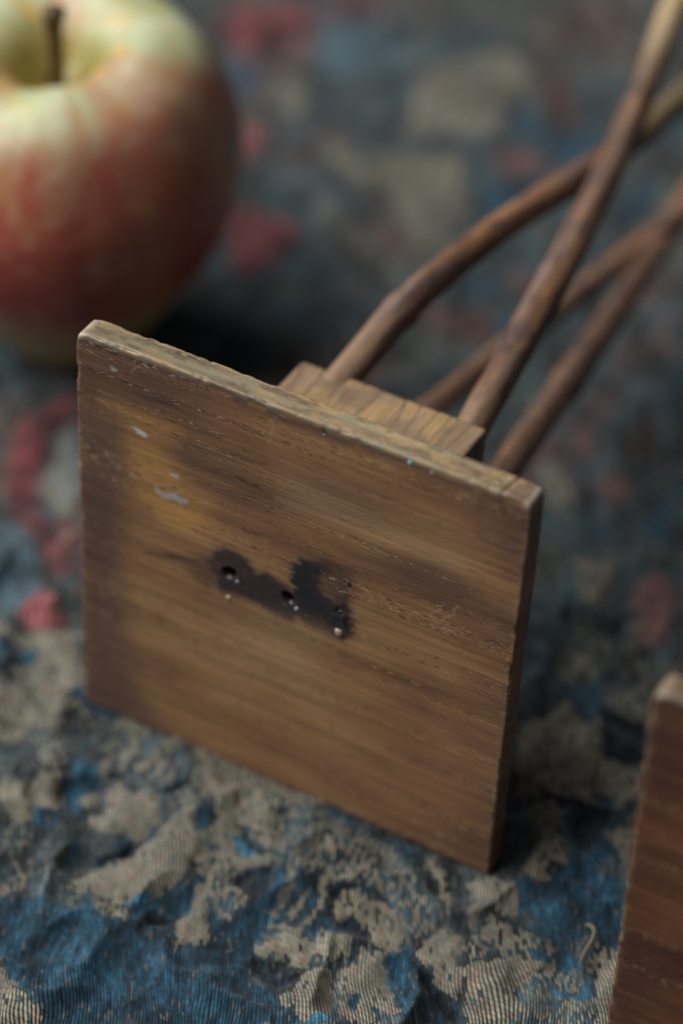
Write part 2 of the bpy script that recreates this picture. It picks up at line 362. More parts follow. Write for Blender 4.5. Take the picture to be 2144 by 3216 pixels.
# ================================================================== the tapestry cloth
CLOTH = """
rd -13.06 19.31 -13.17 20.5 -11.61 21.56 -10.75 20.35 -11.83 18.97
rd -11.42 21.83 -9.98 22.66 -9.98 22.03 -10.96 21.47
lb -10.69 20.23 -10.95 21.16 -9.21 22.17 -8.47 20.62 -9.42 19.17 -10.11 19.22
be -10.74 18.41 -10.37 18.92 -9.74 18.41 -9.62 17.47 -10.24 17.54
ol -7.64 19.05 -7.96 20.76 -7.38 21.55 -6.99 22.08 -6.05 22.17 -5.54 21.28 -5.65 20.2 -5.41 18.93 -6.33 18.25 -7.17 18.18
ol -7.68 17.2 -7.08 17.27 -5.64 17.83 -4.73 16.36 -4.44 14.61 -5.12 14.47 -6.15 15.67 -6.88 16.3
ol -8.65 16.91 -8.29 16.98 -7.17 16.4 -6.78 15.83 -7.3 15.92 -8.12 16.4
gy -7.85 15.21 -7.5 15.15 -4.52 13.33 -4.54 12.96 -7.57 14.71
bl -5.65 20.2 -5.32 20.68 -4.65 19.79 -3.39 20.1 -3 19.77 -3.48 18.81 -4.16 19.1 -5.16 19.21
bl -4.71 16.76 -4.37 17.48 -3.88 18.04 -3.79 17.55 -4.11 16.19
bl -8.45 18.01 -7.91 17.9 -7.44 17.34 -7.98 17.44
bl -1.82 17.39 -1.89 19.19 -1.28 19.01 -1.17 17.76 -1.57 17.02
br -5.46 21.62 -5.25 22.19 -3.95 20.47 -4.1 19.96 -4.68 20.34
br -5.26 18.32 -4.58 18.85 -3.72 18.67 -4.42 17.73
rd -10.42 16.17 -9.99 16.41 -9.57 15.56 -10.12 15.52
rd -9.29 13.86 -8.29 13.91 -7.54 13.83 -7.27 13.35 -7.48 12.12 -7.83 11.79 -8.6 12.71
bl -11.95 18.45 -11.12 18.49 -10.86 17.61 -11.36 17.47
dk -5.51 23.09 -5.01 23.23 -5.1 22.72 -5.41 22.69
dk -7.77 18.54 -7.23 18.29 -7.37 17.79 -7.72 18.01
dk -6.7 18.04 -6.27 18.43 -6.17 17.79 -6.54 17.58
br -2.87 14.77 -2.42 14.9 -2.2 14.3 -2.44 14.04
br -3.3 12.84 -2.71 13.41 -2.2 12.53 -2.72 12
br 1.44 9.85 1.77 10.09 2.18 9.96 2.26 9.48 2.03 9.24 1.6 9.57
br 0.36 10.86 0.57 11.32 1.1 10.35 0.94 10.1
br 1.58 10.9 1.6 11.86 1.78 11.79 2 10.98 1.85 10.62
br 3.45 7.09 3.34 7.56 3.51 8 3.83 7.94 4.18 7.5 4.4 6.72 4.27 6.22 3.9 6.24
bl 2.63 9.58 3.08 9.63 3.37 8.97 3.05 8.79
bl 3.45 4.78 3.73 4.99 4.13 4.54 4.43 4.18 4.09 4.16 3.66 4.46
nv 4.05 4.32 4.98 4.49 5.34 3.83 4.97 3.4 4.57 3.39
nv 2.32 6.25 2.59 6.45 2.8 6.14 2.61 5.93
nv 2.99 6.44 3.57 6.77 3.8 6.1 3.46 5.99
ol 0.2 9.57 0.67 10 1.07 9.53 1.43 9.2 1.3 8.61 0.95 8.62 0.66 9.14
ol 2.13 7.56 2.75 7.82 2.99 7.31 2.9 6.63 2.37 6.91
ol 3.02 5.27 3.36 5.52 3.6 4.87 3.26 4.77
ol 2.95 3.42 3.53 4.2 3.9 3.96 4.32 3.73 4.68 3.24 4.54 2.86 4.84 2.48 3.65 1.8
ol 4.42 4.89 4.63 4.92 4.9 4.53 4.75 4.45
ol 5.2 3.32 5.4 3.56 5.6 2.91 5.35 2.98
rd -8.75 6.98 -8.89 6.5 -9.03 5.9 -9.07 5.29 -8.61 4.22 -8.12 3.64 -7.58 3.23 -7.1 3.09 -6.72 2.77 -6.32 2.31 -5.99 2.32 -6.06 2.68 -6.47 3.04 -7.03 3.36 -7.48 3.65 -7.83 4.18 -8.22 4.95 -8.33 5.52 -8.44 6.5
pk -6.28 1.31 -6.21 1.57 -6.1 1.92 -5.76 1.78 -5.36 1.61 -5.35 1.34 -5.67 1.21 -6 1.02
br -7.05 3.65 -6.7 3.91 -5.77 2.62 -6.13 2.59 -6.64 3.17
gy -8.35 5.89 -8 5.97 -6.78 4.17 -7.01 3.86 -7.55 4.34 -8.18 5.36
lb -7.95 3.13 -7.52 3.08 -7.07 2.92 -6.58 2.5 -6.16 1.88 -6.28 1.42 -6.58 1.14
be -5.71 1.08 -5.09 1.33 -4.53 0.72 -4.21 0.16 -4.37 -0.08 -4.92 0.45 -5.42 0.7
be -4.61 -0.68 -4.42 -0.5 -4.09 -0.62 -3.88 -0.69 -3.99 -0.89 -4.33 -1.02 -4.54 -0.9
be -4.18 -2.37 -4.06 -2.21 -3.75 -2.22 -3.68 -1.99 -3.65 -1.85 -3.44 -1.67 -3.21 -1.82 -3.04 -2.2 -3.09 -2.35 -3.36 -2.47 -3.33 -2.67 -3.49 -2.79 -3.79 -2.72 -3.98 -2.67
mx -4.3 -1.26 -4.03 -0.94 -3.69 -0.98 -3.45 -1.04 -3.36 -1.49 -3.62 -1.71 -3.96 -1.58
bb -3.33 -1.22 -3.21 -1.03 -3 -1.07 -2.88 -1.35 -2.94 -1.51 -3.22 -1.55
bl -3.27 -1.7 -3.15 -1.5 -2.76 -1.41 -2.63 -1.53 -2.86 -1.72 -2.72 -2.01 -2.74 -2.21 -2.99 -2.13
be -2.85 -1.77 -2.73 -1.61 -2.55 -1.66 -2.48 -1.84 -2.63 -1.96 -2.78 -1.92
be -2.58 -1.5 -2.54 -1.22 -2.35 -1.24 -2.18 -1.39 -2.02 -1.17 -1.82 -1.06 -1.56 -1.35 -1.46 -1.67 -1.46 -2.06 -1.63 -2.13 -1.86 -2.05 -2.04 -2.21 -2.31 -2.33 -2.51 -2.29 -2.57 -2.08 -2.3 -1.9
bb -3.31 -2.69 -3.33 -2.48 -3.04 -2.32 -2.85 -2.27 -2.88 -2.6 -3.1 -2.78
bl -2.35 -3.02 -2.5 -2.5 -2.36 -2.52 -2.22 -2.77 -2.22 -3.07 -2.31 -3.24
nv -1.91 -2.95 -1.92 -2.72 -1.76 -2.47 -1.64 -2.16 -1.48 -2.23 -1.45 -2.45 -1.62 -2.64 -1.81 -2.96
nv -2.84 -1.2 -2.81 -1.02 -2.56 -0.94 -2.49 -0.62 -2.43 -0.84 -2.46 -1.11 -2.67 -1.23
nv -1.74 -1.11 -1.72 -0.94 -1.45 -0.54 -1.35 -0.7 -1.56 -1.04
be -3.08 -0.99 -2.92 -0.77 -2.85 -0.95 -2.81 -1.25 -2.96 -1.17
be -2.42 -0.77 -2.32 -0.45 -2.22 -0.46 -2.25 -0.8
be -2.08 -0.83 -2.06 -0.47 -1.96 -0.51 -1.96 -0.83
be -1.87 -0.9 -1.8 -0.48 -1.7 -0.49 -1.71 -0.87
be -2.86 -0.24 -2.73 -0.17 -2.53 -0.44 -2.66 -0.71 -2.76 -0.71 -2.68 -0.4
bb -3.78 -0.14 -3.73 0.02 -3.52 -0.03 -3.54 -0.2
bl -2.78 -4.41 -2.27 -4.09 -1.89 -4.02 -1.64 -3.59 -1.39 -3.68 -1.09 -3.85 -0.76 -3.84 -0.61 -3.86 -0.33 -4.08 0.21 -3.91 0.26 -4.16 0.26 -4.71 0.04 -5.11 -0.59 -5.19 -1.12 -5.63 -1.49 -5.7 -1.9 -5.52 -2.19 -5.27
db -1.89 -5.54 -1.49 -5.7 -1.13 -5.61 -0.61 -5.17 0.03 -5.09 0.24 -4.69 0.32 -4.07 0.55 -3.82 1.25 -4.97 -0.82 -6.15 -1.11 -5.89 -1.29 -5.76
nv -0.58 -3.39 -0.4 -3.29 -0.14 -3.26 -0.13 -3.42 -0.26 -3.67 -0.35 -3.83 -0.51 -3.75
be -2.07 -3.45 -1.97 -3.3 -1.73 -2.9 -1.62 -2.66 -1.46 -2.45 -1.52 -2.28 -1.29 -1.91 -1.33 -1.6 -1.21 -1.21 -1 -1.05 -0.51 -1.75 -0.5 -2.03 -0.38 -2.42 -0.42 -2.73 -0.56 -3.02 -0.84 -3.16 -0.88 -3.36 -1.12 -3.44 -1.37 -3.41 -1.83 -3.55
bb -1.01 -3.46 -0.79 -3.13 -0.68 -3.19 -0.69 -3.4 -0.83 -3.51
be -1.39 -3.65 -1.28 -3.56 -1.07 -3.55 -0.86 -3.55 -0.71 -3.7 -0.79 -3.8 -0.98 -3.73 -1.27 -3.78
be -2 -5.55 -1.84 -5.57 -1.52 -5.69 -1.29 -5.76 -1.11 -5.89 -0.87 -6.08 -0.82 -6.15 -1.38 -6.46
mx -2.97 -4.14 -2.85 -3.95 -2.72 -3.97 -2.55 -4.04 -2.61 -4.17 -2.83 -4.2
mx -2.33 -4.01 -2.4 -3.61 -2.3 -3.58 -2.08 -3.87 -2.12 -4.03 -2.27 -4.09
be -1.78 -3.9 -1.82 -3.72 -1.74 -3.7 -1.67 -3.87
bb -1.62 -5.72 -1.55 -5.55 -1.42 -5.61 -1.43 -5.72
ol -1.68 -0.1 -1.34 -0 -0.63 -0.04 0.15 -0.2 0.29 -0.37 0.31 -0.73 0.84 -1.07 0.7 -1.24 0.44 -1.2 0.01 -0.96 -0.51 -0.89 -0.89 -0.79 -1.23 -0.55
mx -0.03 -0.31 0.84 -0.06 1.45 -0.14 2.01 -1.15 1.74 -1.42 1.4 -1.44 1.01 -1.36 0.73 -1.22
bl -1.01 -0.95 -0.77 -0.91 -0.62 -1.07 -0.64 -1.33 -0.67 -1.5 -0.85 -1.33
bb -0.22 -1.22 -0.02 -1.22 0.26 -1.3 0.35 -1.5 0.24 -1.59 -0.02 -1.47
nv -0.38 -1 -0.03 -1.05 0.37 -1.24 0.61 -1.41 0.48 -1.48 0.13 -1.32 -0.18 -1.13
be -0.48 -1.18 -0.41 -1.02 -0.23 -1.25 -0.11 -1.49 0.22 -1.6 0.42 -1.49 0.55 -1.59 0.44 -1.77 0.28 -1.89 0.01 -1.81 -0.2 -1.57
mx -0.17 -1.97 0.01 -1.93 0.29 -2.07 0.47 -2.38 0.74 -2.48 0.82 -2.64 0.7 -2.91 0.5 -2.94 0.19 -2.62 -0.06 -2.47 0.01 -2.2
nv -0.54 -2 -0.36 -2.05 -0.22 -2.48 -0.31 -2.76 -0.35 -2.96 -0.37 -2.56
nv 0.28 -1.89 0.59 -1.66 0.83 -1.58 1.08 -2.03 0.92 -2.35 0.67 -2.35 0.31 -2.11
ol 0.95 -1.39 1.11 -1.42 1.24 -1.65 1.3 -1.96 1.28 -2.55 1.18 -2.55 1.19 -1.93 1.13 -1.65
ol 1.46 -1.75 1.58 -1.83 1.54 -2.49 1.4 -2.54 1.5 -2.05
ol 1.6 -1.38 1.75 -1.35 1.95 -1.71 1.94 -1.98 1.9 -2.43 1.78 -2.44 1.84 -1.97 1.81 -1.7
bl 0.54 -3.08 0.75 -2.85 0.81 -2.56 1.2 -2.42 1.28 -2.64 1.25 -2.99 0.7 -3.3
nv 1.89 -1.51 2.05 -1.19 2.17 -1.41 2.29 -1.98 2.12 -2.02
be 0.03 -3.01 -0.16 -2.5 0.18 -2.68 0.42 -2.99 0.62 -3.21 0.64 -3.33 0.64 -3.41 0.53 -3.53 0.33 -3.54 0.23 -3.79 -0.12 -3.25
bl 0.24 -3.81 0.34 -3.52 0.56 -3.54 0.71 -3.32 0.57 -3.05 0.78 -2.85 0.76 -2.51 1.27 -2.42 1.31 -2.66 1.33 -3.08 1.45 -3.37 1.27 -3.53 0.97 -3.48 0.48 -3.81 0.28 -3.87
db 0.32 -3.93 0.99 -3.52 1.48 -3.41 1.63 -3.66 2.02 -3.71 2.24 -3.86 2.58 -3.94 2.71 -4.14 1.03 -5.09
nv 1.37 -3.19 1.52 -3.17 1.8 -3.09 2.01 -3.22 2.26 -3.11 2.21 -3.41 2.11 -3.63 1.87 -3.66 1.54 -3.52
be 1.34 -3.13 1.42 -2.91 1.62 -2.8 1.47 -2.69 1.61 -2.49 1.8 -2.5 1.96 -2.58 2.16 -2.69 2.22 -2.88 2.22 -3.08 2.08 -3.18 1.86 -3.05 1.68 -3.13 1.52 -3.17
be 2.12 -2.63 2.09 -2.33 2.45 -2.24 2.57 -2.57 2.53 -2.87 2.4 -2.83
be 2.49 -2.39 2.67 -2.23 2.76 -2.51 2.66 -2.77 2.57 -2.74
be 2.26 -3.38 2.26 -3.11 2.5 -3.05 2.68 -2.93 2.89 -3.22 3.07 -3.63 2.82 -3.86 2.7 -4.03 2.46 -3.73
be 2.14 -3.7 2.32 -3.57 2.47 -3.84 2.28 -3.89
be 2.91 -3.15 2.81 -2.71 2.95 -2.44 3.14 -2.75 3.11 -3.15 3.25 -3.51 3.1 -3.53
be 3.27 -3.14 3.33 -2.97 3.66 -3.59 3.51 -3.62
bb 2.75 -4.05 2.92 -3.8 3.09 -3.7 3.15 -3.89 2.78 -4.1
nv 1.87 -1.53 1.99 -1.23 2.3 -1.09 2.33 -1.27 2.11 -1.46 2.16 -1.83 2.1 -1.98
mx 1.66 -0.93 1.65 -0.31 2.27 -0.16 2.8 -0.43 3.13 -0.83 3.46 -0.89 3.66 -1.37 3.55 -1.7 3.34 -1.58 2.97 -1.31 2.67 -1.19 2.31 -1.15 1.89 -1.24
ol 2.02 -1.41 2.27 -1.27 2.45 -1.41 2.73 -1.3 2.96 -1.37 3.18 -1.5 3.43 -1.72 3.5 -1.89 3.49 -2.15 3.3 -2.22 3.02 -2.19 2.83 -2.01 2.56 -1.79 2.31 -1.86 2.17 -1.96 1.99 -1.63
nv 2.56 -1.86 2.75 -1.87 2.92 -2.01 2.91 -2.16 2.7 -2.18
bl 2.41 -0.13 2.66 -0.06 2.82 -0.22 2.74 -0.31 2.53 -0.28
ol 2.92 -0.14 3.11 -0.03 3.34 -0.22 3.64 -0.54 3.85 -1.05 3.61 -0.95 3.36 -0.61 3.09 -0.36
be 4.21 -1.06 4.09 -0.7 4.19 -0.47 4.34 -0.68 4.34 -0.99 4.25 -1.11
bl 3.37 -2.34 3.5 -2.17 3.49 -1.87 3.57 -1.88 3.7 -2.13 4.01 -2.21 4.42 -2.37 4.68 -2.44 4.92 -2.6 5.1 -2.79 4.49 -3.14 4.17 -3.01 4 -3.1 3.79 -2.86 3.6 -2.69
nv 3.74 -2.2 4.01 -2.21 4.42 -2.37 4.74 -2.5 4.93 -2.62 4.88 -2.83 4.49 -2.78 4.2 -2.58 3.94 -2.5
be 3.67 -2 3.68 -1.6 3.85 -1.2 4.03 -1.33 4.14 -1.22 4.29 -1.44 4.3 -1.79 4.48 -1.87 4.65 -2.24 4.69 -2.42 4.47 -2.38 4.21 -2.25 3.98 -2.16 3.77 -2.11
be 4.49 -1.86 4.81 -1.62 5.06 -1.87 5.43 -2.6 5.07 -2.81 4.83 -2.45 4.72 -2.17
be 2.39 -2.34 2.65 -2.23 2.75 -2.48 2.61 -2.75
be 2.89 -3.1 2.8 -2.73 2.88 -2.64 2.94 -2.42 3.16 -2.37 3.33 -2.34 3.48 -2.58 3.75 -2.84 3.97 -3.08 3.97 -3.19 3.61 -3.14 3.73 -3.48 3.51 -3.69 3.13 -3.53
bl 3.1 -3.21 3.28 -3.15 3.38 -3.39 3.27 -3.42
bl 4.47 0.11 4.94 0.35 5.11 0.83 5.56 0.65 5.73 1.1 6.22 1.02 6.54 0.1 6.56 -0.4 6.19 -0.21 5.9 -0.12 5.85 -0.49 5.45 -0.57 5.21 -0.31 4.99 -0.21 4.78 -0.33
be 3.82 -0.23 4.03 -0.05 4.44 0.04 4.66 -0.1 4.76 -0.34 4.63 -0.58 4.37 -0.5 4.29 -0.66 4.28 -1.04 4.25 -1.06
mx 4.27 -1.1 4.52 -0.71 5.05 -0.6 5.44 -0.58 5.69 -0.89 5.35 -1.14 4.97 -1.38 4.57 -1.69
be 4.6 -1.76 4.85 -1.59 5.05 -1.25 5.57 -0.96 5.71 -1.1 5.57 -1.4 5.35 -1.58 5.43 -1.87 5.62 -2.14 5.63 -2.49 5.12 -2.78
mx 5.35 -1.58 5.71 -1.1 6.16 -0.9 6.35 -1.32 6.57 -1.33 6.81 -1.82 5.66 -2.47 5.62 -2.14
bb 5.23 -0.93 5.51 -0.82 5.63 -0.98 5.38 -1.01
bb 5.75 -0.97 5.79 -0.78 6.01 -0.68 6.1 -0.88 5.94 -1.08
bb 5.9 -1.49 6.3 -1.29 6.39 -0.94 6.55 -1.28 6.39 -1.4 6.06 -1.51
be 6.27 -0.39 6.46 -0.34 6.68 -0.44 6.92 -1.13 7.03 -1.7 6.81 -1.82 6.56 -1.2 6.49 -0.82
nv 3.95 2.1 4.85 2.27 5.37 2.22 5.28 1.68 5.12 1.29 4.83 1.43 4.57 1.79
ol 3.46 2.2 3.87 2.75 4.57 2.96 4.67 2.64 4.36 2.33 3.93 2.15 3.71 1.84
ol 3.91 1.76 4.21 1.96 4.59 1.75 4.65 1.32 4.92 1.23 5.05 0.88 4.77 0.79 4.92 0.4 4.68 0.23 4.44 0.45 4.45 1.09 4.14 1.34
ol 5.05 2.72 5.22 2.95 5.44 2.32 5.32 2.38
ol 5.33 1.83 5.75 2.25 5.93 1.8 6.12 1.08 5.66 1.59
"""
KINDS = {  # ground colour, share of pale weft, relief in cm
    'pk': ((0.170, 0.055, 0.060), 0.10, 0.05),
    'be': ((0.026, 0.036, 0.036), 0.95, 0.07), 'ol': ((0.045, 0.050, 0.042), 0.82, 0.06),
    'gy': ((0.080, 0.095, 0.095), 0.45, 0.03), 'mx': ((0.032, 0.052, 0.062), 0.52, 0.03),
    'bl': ((0.010, 0.036, 0.060), 0.03, -0.03), 'bb': ((0.018, 0.072, 0.118), 0.02, 0.03),
    'db': ((0.008, 0.028, 0.047), 0.04, -0.02), 'nv': ((0.010, 0.017, 0.025), 0.04, -0.18),
    'dk': ((0.022, 0.028, 0.030), 0.12, -0.05), 'lb': ((0.042, 0.075, 0.095), 0.10, 0.03),
    'rd': ((0.128, 0.032, 0.036), 0.05, 0.05), 'br': ((0.090, 0.044, 0.040), 0.16, 0.02)}


def graded(a, b, f0, f1, fine, coarse, g=1.18):
    p = list(np.arange(f0, f1 + 1e-6, fine))
    s, x = fine, f0
    lo = []
    while x > a:
        s = min(s * g, coarse); x -= s; lo.append(x)
    s, x = fine, f1
    hi = []
    while x < b:
        s = min(s * g, coarse); x += s; hi.append(x)
    return np.array(lo[::-1] + p + hi)


def cloth():
    xs = graded(-55, 50, -12.5, 9.5, 0.04, 2.0, 1.10)
    ys = np.concatenate([graded(-40, 3.99, -8.0, 4.0, 0.035, 2.0, 1.12), graded(4.0, 65, 4.09, 4.09, 0.045, 2.0, 1.012)[1:]])
    ys = np.unique(np.round(ys, 4))
    X, Y = np.meshgrid(xs, ys)
    shp = X.shape
    x, y = X.ravel(), Y.ravel()
    # domain warp so that pattern edges are ragged like woven steps
    wx = x + 0.06 * (fbm(x * 2.2, y * 2.2, 3, 3) - .5) * 2 + 0.05 * (fbm(x * 9, y * 9, 4, 2) - .5) * 2
    wy = y + 0.06 * (fbm(x * 2.2, y * 2.2, 5, 3) - .5) * 2 + 0.05 * (fbm(x * 9, y * 9, 6, 2) - .5) * 2
    # general ground: floral blotches in every colour of the cloth
    n1 = fbm(wx * 0.42, wy * 0.42, 21, 4); n2 = fbm(wx * 0.55, wy * 0.55, 31, 4); n3 = fbm(wx * 1.3, wy * 1.3, 41, 3)
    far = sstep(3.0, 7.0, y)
    base = np.empty((len(x), 3)); base[:] = (0.030, 0.044, 0.051)
    cov = (0.22 + 0.3 * (n3 - .5)) * (1 - .35 * far)
    hgt = np.zeros(len(x))
    m = sstep(0.55, 0.60, n1) * (1 - .55 * far); base = blend(base, KINDS['ol'][0], m); cov = cov * (1 - m) + (.72 - .27 * far) * m
    m = sstep(0.56, 0.60, n2) * (1 - .55 * far); base = blend(base, KINDS['bl'][0], m); cov = cov * (1 - m) + .05 * m
    m = sstep(0.60, 0.63, 1 - n1) * (1 - .55 * far); base = blend(base, KINDS['dk'][0], m * .8); cov = cov * (1 - m) + .1 * m
    m = sstep(0.64, 0.70, 1 - n2) * far * .6; base = blend(base, KINDS['br'][0], m); cov = cov * (1 - m) + .1 * m
    for kind, poly in parse(CLOTH):
        col, cv, hh = KINDS[kind]
        P = np.array(poly)
        mar = 0.5
        s = np.where((wx > P[:, 0].min() - mar) & (wx < P[:, 0].max() + mar) & (wy > P[:, 1].min() - mar) & (wy < P[:, 1].max() + mar))[0]
        if not len(s):
            continue
        d = poly_sd(wx[s], wy[s], poly)
        soft = 0.055 if P[:, 1].mean() < 4 else 0.22
        m = sstep(-soft, soft, d)
        base[s] = base[s] * (1 - m[:, None]) + np.array(col) * m[:, None]
        cov[s] = cov[s] * (1 - m) + cv * m
        hgt[s] = hgt[s] * (1 - m * .8) + hh * sstep(-0.03, 0.15, d)
    # worn colour drift over the whole cloth
    base *= (0.80 + 0.45 * fbm(x * 1.7, y * 1.7, 51, 4))[:, None]
    base *= np.clip(1 + 2.6 * (fbm((.89 * x + .45 * y) * 2.4, (-.45 * x + .89 * y) * 1.2, 52, 4) - .5), .3, 1.7)[:, None]
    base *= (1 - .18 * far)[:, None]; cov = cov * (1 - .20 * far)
    cov = np.clip(cov + .12 * sstep(.60, .72, fbm(x * 5, y * 5, 53, 3)) * (cov < .3), 0, 1)
    # threads: two directions, bent by the puckers of the cloth
    ca, sa = math.cos(math.radians(27)), math.sin(math.radians(27))
    u = ca * x + sa * y; v = -sa * x + ca * y
    near = 1 - sstep(2.0, 9.0, y)
    u = u + 0.22 * (fbm(x * .5, y * .5, 61, 2) - .5) * 2 + 0.10 * (fbm(x * 1.6, y * 1.6, 62, 2) - .5)
    v = v + 0.2 * (fbm(x * .5, y * .5, 63, 2) - .5) * 2
    rg = 1 - np.abs(2 * fbm(x * .62 + 3, y * .62, 74, 3) - 1)
    z = hgt * 0.8 + 0.16 * (fbm(x * .55, y * .55, 71, 3) - .5) + 0.30 * (rg ** 3 - .5) * near + 0.10 * (fbm(x * 2.6, y * 1.4, 75, 2) - .5) * near + 0.045 * (fbm(x * 1.9, y * 1.9, 72, 3) - .5)
    # curved ribs where the ground pulls
    rib = np.sin((u + 0.5 * fbm(x * .8, y * .8, 81, 2)) * 2 * PI / (0.13 + 0.0 * u))
    z = z + 0.007 * rib * (1 - sstep(.3, .8, cov)) * near
    # lie flat where the stands and the apple press
    foot = np.exp(-((y - 0.15) / 0.5) ** 2) * (np.abs(x) < 4.4)
    z = z * (1 - 0.65 * foot) - 0.05 * (1 - foot) + .05 * np.exp(-((y + .30) / .22) ** 2) * (np.abs(x) < 4.3) * (.4 + 1.2 * fbm(x * 1.5, y, 77, 2))
    V = np.stack([x, y, z], -1)
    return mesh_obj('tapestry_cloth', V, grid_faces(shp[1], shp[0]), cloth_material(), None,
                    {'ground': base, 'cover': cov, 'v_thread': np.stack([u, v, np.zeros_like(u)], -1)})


def cloth_material():
    t = NT('woven tapestry')
    g = t.attr('ground'); cov = t.attr('cover', 'Fac')
    th = t.attr('v_thread', 'Vector')
    sep = t.n('ShaderNodeSeparateXYZ'); t.l(th, sep.inputs[0])
    U = t.math('DIVIDE', sep.outputs[0], 0.056)
    iu = t.math('FLOOR', U)
    fu = t.math('SUBTRACT', t.math('FRACT', U), 0.5)
    wn0 = t.n('ShaderNodeTexWhiteNoise', noise_dimensions='1D'); t.l(iu, wn0.inputs['W'])
    off = t.math('MULTIPLY', t.math('MODULO', iu, 3.0), 0.33)
    V = t.math('ADD', t.math('ADD', t.math('DIVIDE', sep.outputs[1], 0.115), t.math('MULTIPLY', fu, 0.45)), t.math('ADD', off, t.math('MULTIPLY', wn0.outputs['Value'], 0.3)))
    iv = t.math('FLOOR', V)
    fv = t.math('SUBTRACT', t.math('FRACT', V), 0.5)
    cmb = t.n('ShaderNodeCombineXYZ'); t.l(iu, cmb.inputs[0]); t.l(iv, cmb.inputs[1])
    wn = t.n('ShaderNodeTexWhiteNoise', noise_dimensions='2D'); t.l(cmb.outputs[0], wn.inputs['Vector'])
    rnd = wn.outputs['Value']
    pres = t.math('LESS_THAN', rnd, cov)
    a = t.math('SUBTRACT', 1.0, t.math('POWER', t.math('ABSOLUTE', t.math('MULTIPLY', fu, 2.0)), 2.0))
    b = t.math('SUBTRACT', 1.0, t.math('MULTIPLY', 0.5, t.math('POWER', t.math('ABSOLUTE', t.math('MULTIPLY', fv, 2.0)), 5.0)))
    shape = t.math('MULTIPLY', a, b)
    sm = t.ramp(shape, 0.24, 0.74)
    wefth = t.math('MULTIPLY', sm, pres)
    # pale weft, each pick a little different
    sep2 = t.n('ShaderNodeSeparateColor'); t.l(wn.outputs['Color'], sep2.inputs[0])
    wc = t.mix(sep2.outputs[1], (0.37, 0.325, 0.245, 1), (0.32, 0.315, 0.25, 1))
    wc = t.mix(t.ramp(sep2.outputs[2], 0.75, 1.0), wc, (0.40, 0.26, 0.20, 1))
    big = t.noise(t.coords((100, 100, 0)), 0.9, 3.0, 0.6)
    wc = t.mix(1.0, wc, t.ramp(big, 0.3, 0.7, 0.62, 1.18), 'MULTIPLY')
    # ground: fine cross ribs
    gr = t.math('MULTIPLY', t.ramp(a, 0.0, 0.9, 0.62, 1.18), t.math('ADD', 0.65, t.math('MULTIPLY', sep2.outputs[0], 0.7)))
    fz = t.noise(t.coords((100, 100, 100)), 14.0, 3.0, 0.7)
    gr = t.math('MULTIPLY', gr, t.ramp(fz, 0.25, 0.75, 0.6, 1.4))
    mp = t.n('ShaderNodeMapping'); mp.inputs['Scale'].default_value = (11, 2.6, 1); t.l(th, mp.inputs[0])
    st = t.noise(mp.outputs[0], 1.0, 5.0, 0.7)
    gr = t.math('MULTIPLY', gr, t.ramp(st, 0.30, 0.70, 0.40, 1.65))
    gc = t.mix(1.0, g, gr, 'MULTIPLY')
    wefth2 = t.math('MULTIPLY', wefth, t.math('MULTIPLY', t.math('ADD', 0.60, t.math('MULTIPLY', sep2.outputs[0], 0.40)), t.ramp(cov, 0.0, 0.5, 0.35, 1.0)))
    c = t.mix(wefth2, gc, wc)
    t.l(c, t.b.inputs['Base Color'])
    t.b.inputs['Roughness'].default_value = 0.85
    t.b.inputs['Specular IOR Level'].default_value = 0.2
    t.b.inputs['Sheen Weight'].default_value = 0.12
    t.b.inputs['Sheen Roughness'].default_value = 0.5
    h = t.math('ADD', t.math('MULTIPLY', wefth, 0.9), t.math('MULTIPLY', a, 0.5))
    h = t.math('ADD', h, t.math('MULTIPLY', fz, 0.4))
    t.l(t.bump(h, 1.0, 0.0003), t.b.inputs['Normal'])
    return t.m


CL = cloth()
CL['kind'] = 'structure'
CL['label'] = 'puckered woven tapestry cloth with blue, beige and red floral pattern under everything'

thread_mat = simple_material('loose yarn', (0.15, 0.13, 0.085), 0.9, nscale=30, bump=0.0001)
for pts, rr in [([(6.12, -0.87, 0.0), (6.12, -0.71, 0.14), (6.14, -0.49, 0.22), (6.08, -0.28, 0.2), (5.93, -0.16, 0.1), (5.86, -0.12, -0.02)], 0.036)]:
    path = catmull(pts, 40)
    V, F, ss, tt = tube(path, np.full(40, rr) * (1 - 0.5 * np.abs(np.linspace(-1, 1, 40)) ** 3), 10, 5, .25)
    mesh_obj('loose_thread', V, F, thread_mat, CL)

